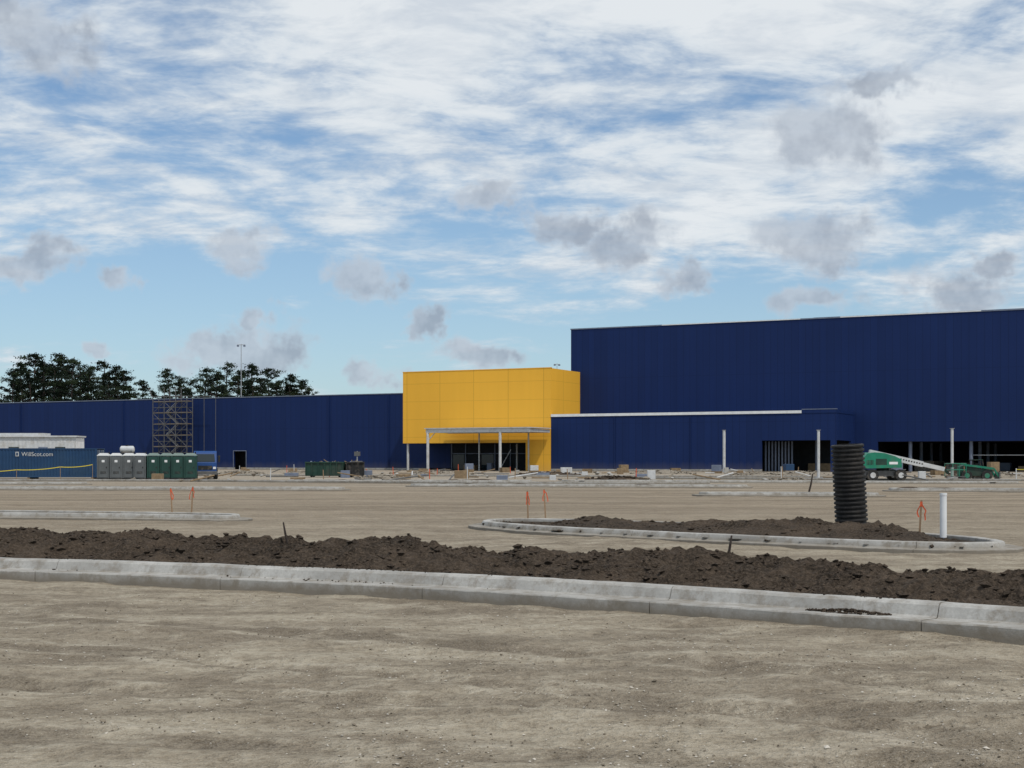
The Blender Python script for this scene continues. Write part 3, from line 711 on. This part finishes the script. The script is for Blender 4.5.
for z in (.9, 1.4):
    for y in (-.9, .9): mb.tube((bx0, y, z), (bx1, y, z), .03, .03, M_green, 6)
    for x in (bx0, bx1): mb.tube((x, -.9, z), (x, .9, z), .03, .03, M_green, 6)
for x in (bx0, (bx0+bx1)/2, bx1):
    for y in (-.9, .9): mb.tube((x, y, .36), (x, y, 1.4), .03, .03, M_green, 6)
mb.box(7.5, 7.8, -.3, .3, 1.1, 1.4, M_black)
mb.obj('boom_lift', (28.3, 114, 0), math.radians(3))
mb = MB()
for x in (.6, 2.2):
    for y in (-.75, .75): wheely(mb, x, y, .42, .3, M_green)
mb.prism([(.1, .4), (.1, 1.15), (.5, 1.3), (1.2, 1.3), (1.3, 1.0), (2.7, .9), (2.75, .4)], -.55, .55, M_dgreen)
for y in (-.5, .5):
    mb.tube((1.1, y, 1.2), (1.1, y, 1.7), .05, .05, M_black, 6); mb.tube((2.0, y, .95), (1.9, y, 1.7), .05, .05, M_black, 6); mb.tube((1.1, y, 1.7), (1.9, y, 1.7), .05, .05, M_black, 6)
    beam(mb, (.4, y*1.3, 1.3), (2.8, y*1.3, 1.0), .16, .1, M_green); beam(mb, (2.8, y*1.3, 1.0), (3.2, y*1.3, .3), .14, .1, M_green)
mb.box(1.05, 1.95, -.55, .55, 1.7, 1.75, M_dgreen); mb.box(1.3, 1.7, -.25, .25, 1.0, 1.4, M_black)
mb.prism([(3.15, .1), (3.2, .7), (3.3, .7), (3.25, .18), (3.8, .12), (3.8, .06)], -.8, .8, M_scaf)
mb.obj('compact_loader', (36.9, 116, 0), math.radians(-6))

# ------------------------------------------------------------ corrugated pipe
mb = MB(); prof = []; H = 1.78; R = .35; nr = 19
for i in range(nr):
    z = i*H/nr; p = H/nr
    prof += [(R*.90, z), (R*.90, z+p*.28), (R*.985, z+p*.38), (R, z+p*.5), (R, z+p*.80), (R*.985, z+p*.9)]
prof += [(R*.90, H), (R*.84, H), (R*.84, 0)]
n = 40; vs = []
for r, z in prof:
    for i in range(n): t = 2*math.pi*i/n; vs.append((r*math.cos(t), r*math.sin(t), z))
fs = [(j*n+i, j*n+(i+1) % n, (j+1)*n+(i+1) % n, (j+1)*n+i) for j in range(len(prof)-1) for i in range(n)]
mb.add(vs, fs, M_hdpe)
mb.obj('corrugated_drainage_pipe', (7.33, 30.2, .26), rot=(math.radians(2), math.radians(-3.6), 0))

mb = MB(); mb.tube((0, 0, -.1), (0, 0, .98), .068, .068, M_white, 20); mb.tube((0, 0, .98), (0, 0, 1.03), .075, .075, M_white, 20); mb.tube((0, 0, .1), (0, 0, .13), .072, .072, M_grey, 20)
mb.obj('white_pipe_marker', (8.75, 28.4, 0))
def stake(h, seed, x, y, z=0):
    r = random.Random(seed); mb = MB(); mb.box(-.02, .02, -.01, .01, -.05, h, M_stick)
    mb.box(-.024, .024, -.014, .014, h-.13, h-.03, M_orange)
    for k in range(2):
        a = Vector((.0, -.016, h-.06)); pts = [a]
        for j in range(5): a = a+Vector((r.uniform(-.02, .03)+(.03 if k == 0 else -.03)*(j < 2), r.uniform(-.01, .01), -.05-r.random()*.03)); pts.append(a)
        for p, q in zip(pts, pts[1:]):
            w = Vector((.013, 0, .004)); mb.add([tuple(p-w), tuple(p+w), tuple(q+w), tuple(q-w)], [(0, 1, 2, 3)], M_orange)
    mb.obj('survey_stake', (x, y, z), rot=(r.uniform(-.05, .05), r.uniform(-.07, .07), r.uniform(-.6, .6)))
stake(.88, 1, .43, 37.2); stake(.85, 2, .98, 41); stake(.85, 3, -10.3, 45); stake(.8, 4, -11.0, 45.3); stake(.78, 5, 8.35, 28.7, .1)
def stick(x, y, z, h, tilt, r=.02):
    mb = MB(); mb.tube((0, 0, -.1), (h*tilt*.5, 0, h*.5), r, r*.9, M_stickd, 6); mb.tube((h*tilt*.5, 0, h*.5), (h*tilt*.8, .03, h), r*.9, r*.6, M_stickd, 6); mb.obj('wooden_stick', (x, y, z))
stick(3.05, 19.8, .38, .25, .3); stick(14.8, 70, 0, 1.0, .3, .05); stick(-3.4, 21.3, .45, .3, -.35)

# ------------------------------------------------------------ rubble, pallets, loose debris
def pile(x, y, L, W, h, mat, cnt=90):
    mb = MB(); nx, ny = 22, 14; vs = []
    for j in range(ny+1):
        for i in range(nx+1):
            u = 2*i/nx-1; v = 2*j/ny-1; k = max(0, 1-u*u-v*v)
            vs.append((u*L/2, v*W/2, -.05+h*k**.7*(1+.5*noise.noise((u*2.5+x, v*2.5, y)))+.12*h*noise.noise((u*9+x, v*9, y))*(k > 0)))
    mb.add(vs, [(j*(nx+1)+i, j*(nx+1)+i+1, (j+1)*(nx+1)+i+1, (j+1)*(nx+1)+i) for j in range(ny) for i in range(nx)], mat)
    for _ in range(cnt):
        a = random.random()*6.28; r = random.random()**.6; k = max(0, 1-r*r)
        mb.blob((r*math.cos(a)*L/2, r*math.sin(a)*W/2, h*k**.7), random.uniform(.06, .2), mat)
    mb.obj('rubble_pile' if mat is not M_soil else 'dirt_pile', (x, y, 0), -.3)
for a in ((24, 138, 7, 3, .45, M_rubble), (31, 150, 9, 3, .5, M_rubble), (37, 142, 6, 3, .4, M_rubble), (4, 160, 8, 3, .35, M_soil), (-9, 165, 7, 3, .4, M_rubble), (-24, 172, 9, 3, .4, M_rubble),
          (46, 135, 7, 3, .5, M_rubble), (50, 150, 8, 3, .6, M_soil), (18, 170, 8, 3, .45, M_rubble), (-32, 165, 7, 3, .4, M_rubble), (-12, 128, 5, 2, .3, M_rubble), (9, 120, 6, 2, .3, M_soil), (22, 112, 5, 2, .25, M_rubble)):
    pile(*a)
mb = MB()
for _ in range(260):
    y = random.uniform(108, 200); x = random.uniform(-.30, .37)*y; a = random.random()*3.14
    if y > 216-.49*(x-6)-9: continue
    k = random.random()
    if k < .4:
        L = random.uniform(.8, 3.5); mb.tube((x, y, .08), (x+L*math.cos(a), y+L*math.sin(a), random.choice((.08, .08, .5))), .06, .06, random.choice((M_plank, M_steelp, M_plank, M_scaf)), 6)
    elif k < .75: mb.blob((x, y, .12), random.uniform(.15, .4), random.choice((M_rubble, M_conc, M_rubble)))
    elif k < .9:
        s = random.uniform(.25, .7); h = random.uniform(.2, .8); mb.box(x-s, x+s, y-s*.6, y+s*.6, 0, h, random.choice((M_plank, M_grey, M_conc, M_steelp)), .02)
    else: mb.tube((x, y, 0), (x+random.uniform(-.05, .05), y, random.uniform(.7, 1.2)), .04, .04, random.choice((M_stick, M_orange, M_steelp)), 6)
mb.obj('construction_debris')
def pallets(x, y, nst, rz, load=None):
    mb = MB(); z = 0
    for k in range(nst):
        for i in range(3): mb.box(-.6, .6, -.5+i*.45, -.4+i*.45, z, z+.1, M_plank)
        for i in range(6): mb.box(-.6+i*.22, -.5+i*.22, -.5, .5, z+.1, z+.13, M_plank)
        z += .135
    if load: mb.box(-.55, .55, -.45, .45, z, z+load[0], load[1], .03)
    mb.obj('pallet_stack', (x, y, 0), rz)
for p in ((-6, 196, 3, .2, (.8, M_grey)), (-1, 192, 5, .5), (3, 190, 2, .1, (.7, M_steelp)), (10, 186, 4, -.2), (15, 188, 2, .3, (.8, M_plank)), (21, 180, 5, .1), (26, 178, 2, -.4, (.8, M_grey)), (34, 172, 3, .2, (.8, M_bluec)),
          (-12, 190, 4, 0), (-28, 205, 3, .3, (.9, M_steelp)), (-31, 198, 4, .1), (44, 160, 3, 0, (1, M_grey)), (48, 158, 4, .3), (55, 160, 2, .2, (1.2, M_plank)), (-40, 210, 3, .3)): pallets(*p)
mb = MB()
for i in range(10):
    x = 42.5+i*.9; mb.tube((x, 118-.3*i, 0), (x, 118-.3*i, 1.0), .05, .05, M_steelp, 8)
mb.tube((42.5, 118, .9), (50.6, 115.3, .9), .025, .025, M_yrope, 6); mb.obj('post_barrier')

# ------------------------------------------------------------ world
w = D.worlds.new('World'); sc.world = w; w.use_nodes = True; nt = w.node_tree
try: w.cycles.sampling_method = 'MANUAL'; w.cycles.sample_map_resolution = 256
except Exception: pass
bg = nt.nodes['Background']; bg.inputs['Strength'].default_value = 0.1
SUN_EL = 58; sx, sy = 0.36, -0.60; az_s = math.atan2(sx, sy)
sky = nt.nodes.new('ShaderNodeTexSky'); sky.sky_type = 'NISHITA'; sky.sun_disc = False
sky.sun_elevation = math.radians(SUN_EL); sky.sun_rotation = az_s; sky.air_density = 1.0; sky.dust_density = 0.6; sky.ozone_density = 1.4
g = nt.nodes.new('ShaderNodeTexCoord').outputs['Generated']
sp = nt.nodes.new('ShaderNodeSeparateXYZ'); nt.links.new(g, sp.inputs[0]); X, Y, Z = sp.outputs
az = math_(nt, 'ARCTAN2', X, Y); el = math_(nt, 'ARCSINE', Z)
zp = math_(nt, 'ADD', math_(nt, 'MAXIMUM', Z, 0.0), 0.17)
cmb = nt.nodes.new('ShaderNodeCombineXYZ'); nt.links.new(math_(nt, 'DIVIDE', X, zp), cmb.inputs[0]); nt.links.new(math_(nt, 'DIVIDE', Y, zp), cmb.inputs[1])
P = cmb.outputs[0]
nA = noise_(nt, mapping(nt, P, (1.0, 1.0, 1), (0, 0, .35)), 2.0, 7, 0.62, 0.25)
nB = noise_(nt, mapping(nt, P, (0.9, 1.4, 1), (0, 0, -.25)), 5.5, 5, 0.64, 0.3)
nC = noise_(nt, P, 0.9, 1, 0.5, 0.0)
tot = math_(nt, 'ADD', math_(nt, 'MULTIPLY', nA, 0.62), math_(nt, 'MULTIPLY', nB, 0.22)); tot = math_(nt, 'ADD', tot, math_(nt, 'MULTIPLY', nC, 0.27))
cov = maprange(nt, el, 0.09, 0.20, -0.085, 0.066)
right = maprange(nt, az, -0.15, 0.3, -0.005, 0.045)
tot = math_(nt, 'ADD', tot, math_(nt, 'ADD', cov, right))
mask = maprange(nt, tot, 0.50, 0.645, 0, 1, True)
skyc = mixc(nt, 1.0, sky.outputs[0], (0.86, 1.0, 1.12), 'MULTIPLY')
haze = maprange(nt, el, 0.0, 0.22, 0.45, 0.08)
skyc = mixc(nt, haze, skyc, (4.6, 6.3, 7.6))
cloudc = mixc(nt, maprange(nt, tot, 0.54, 0.68, 0, 1), (6.2, 7.0, 7.7), (8.0, 8.35, 8.6))
cloudc = mixc(nt, maprange(nt, nB, 0.38, 0.56, 0.5, 0), cloudc, (5.0, 5.7, 6.6))
col = mixc(nt, math_(nt, 'MULTIPLY', mask, 0.94), skyc, cloudc)
wn1 = nt.nodes.new('ShaderNodeTexNoise'); wn1.inputs['Scale'].default_value = 22; wn1.inputs['Detail'].default_value = 4; wn1.inputs['Roughness'].default_value = .62
nt.links.new(g, wn1.inputs['Vector'])
sub = nt.nodes.new('ShaderNodeVectorMath'); sub.operation = 'SUBTRACT'; nt.links.new(wn1.outputs['Color'], sub.inputs[0]); sub.inputs[1].default_value = (.5, .5, .5)
scl = nt.nodes.new('ShaderNodeVectorMath'); scl.operation = 'MULTIPLY'; nt.links.new(sub.outputs[0], scl.inputs[0]); scl.inputs[1].default_value = (.080, .050, 0)
ae = nt.nodes.new('ShaderNodeCombineXYZ'); nt.links.new(az, ae.inputs[0]); nt.links.new(el, ae.inputs[1])
wp = nt.nodes.new('ShaderNodeVectorMath'); wp.operation = 'ADD'; nt.links.new(ae.outputs[0], wp.inputs[0]); nt.links.new(scl.outputs[0], wp.inputs[1])
PUFF = [(830, 135, 66, 34), (815, 240, 76, 28), (625, 242, 50, 28), (555, 222, 46, 20), (495, 195, 36, 16), (38, 42, 55, 36), (-10, 15, 40, 30), (245, 250, 42, 24), (365, 283, 34, 28), (115, 276, 28, 15), (28, 262, 44, 19),
        (255, 350, 54, 26), (215, 352, 36, 20), (255, 318, 22, 18), (480, 350, 38, 18), (368, 376, 38, 15), (960, 290, 56, 26), (992, 258, 30, 18), (420, 326, 20, 18), (885, 86, 58, 12), (690, 285, 28, 14), (808, 300, 46, 15), (105, 347, 17, 11)]
cur = None
for px, py, rw, rh in PUFF:
    tx = (px-512)/1400; tz = (460-py)/1400; a = math.atan(tx); e_ = math.atan(tz*math.cos(a))
    s1 = nt.nodes.new('ShaderNodeVectorMath'); s1.operation = 'SUBTRACT'; nt.links.new(wp.outputs[0], s1.inputs[0]); s1.inputs[1].default_value = (a, e_, 0)
    s2 = nt.nodes.new('ShaderNodeVectorMath'); s2.operation = 'MULTIPLY'; nt.links.new(s1.outputs[0], s2.inputs[0]); s2.inputs[1].default_value = (1400/rw, 1400/rh, 0)
    s3 = nt.nodes.new('ShaderNodeVectorMath'); s3.operation = 'LENGTH'; nt.links.new(s2.outputs[0], s3.inputs[0])
    cur = s3.outputs['Value'] if cur is None else math_(nt, 'MINIMUM', cur, s3.outputs['Value'])
fine = noise_(nt, g, 50, 4, 0.62)
cur = math_(nt, 'ADD', cur, math_(nt, 'MULTIPLY', math_(nt, 'SUBTRACT', fine, 0.5), 1.3))
pm = maprange(nt, cur, 1.20, 0.50, 0, 1, True)
pc = mixc(nt, maprange(nt, wn1.outputs['Fac'], 0.40, 0.60, 0, 1), (3.2, 3.7, 4.5), (4.9, 5.5, 6.3))
edge = maprange(nt, cur, 0.45, 1.05, 0, 0.7)
pc = mixc(nt, edge, pc, (6.0, 6.6, 7.3))
col = mixc(nt, math_(nt, 'MULTIPLY', pm, 0.82), col, pc)
nt.links.new(col, bg.inputs['Color'])

sd = Vector((sx, sy, 0)).normalized()*math.cos(math.radians(SUN_EL)); sd.z = math.sin(math.radians(SUN_EL))
sl = D.lights.new('sun', 'SUN'); sl.energy = 2.2; sl.angle = math.radians(1.5); sl.color = (1.0, .95, .87)
so = D.objects.new('sun', sl); sc.collection.objects.link(so); so.location = (20, -20, 60); so.rotation_euler = (-sd).to_track_quat('-Z', 'Y').to_euler()

# ------------------------------------------------------------ camera
cam = D.cameras.new('camera'); co = D.objects.new('camera', cam); sc.collection.objects.link(co); sc.camera = co
cam.sensor_width = 36; cam.lens = 36*1400/1024; cam.clip_start = .1; cam.clip_end = 6000
cam.shift_y = 76/1024
co.location = (0, 0, 1.7); co.rotation_euler = (math.radians(90), 0, 0)
sc.view_settings.view_transform = 'Standard'; sc.view_settings.look = 'None'; sc.view_settings.exposure = 0
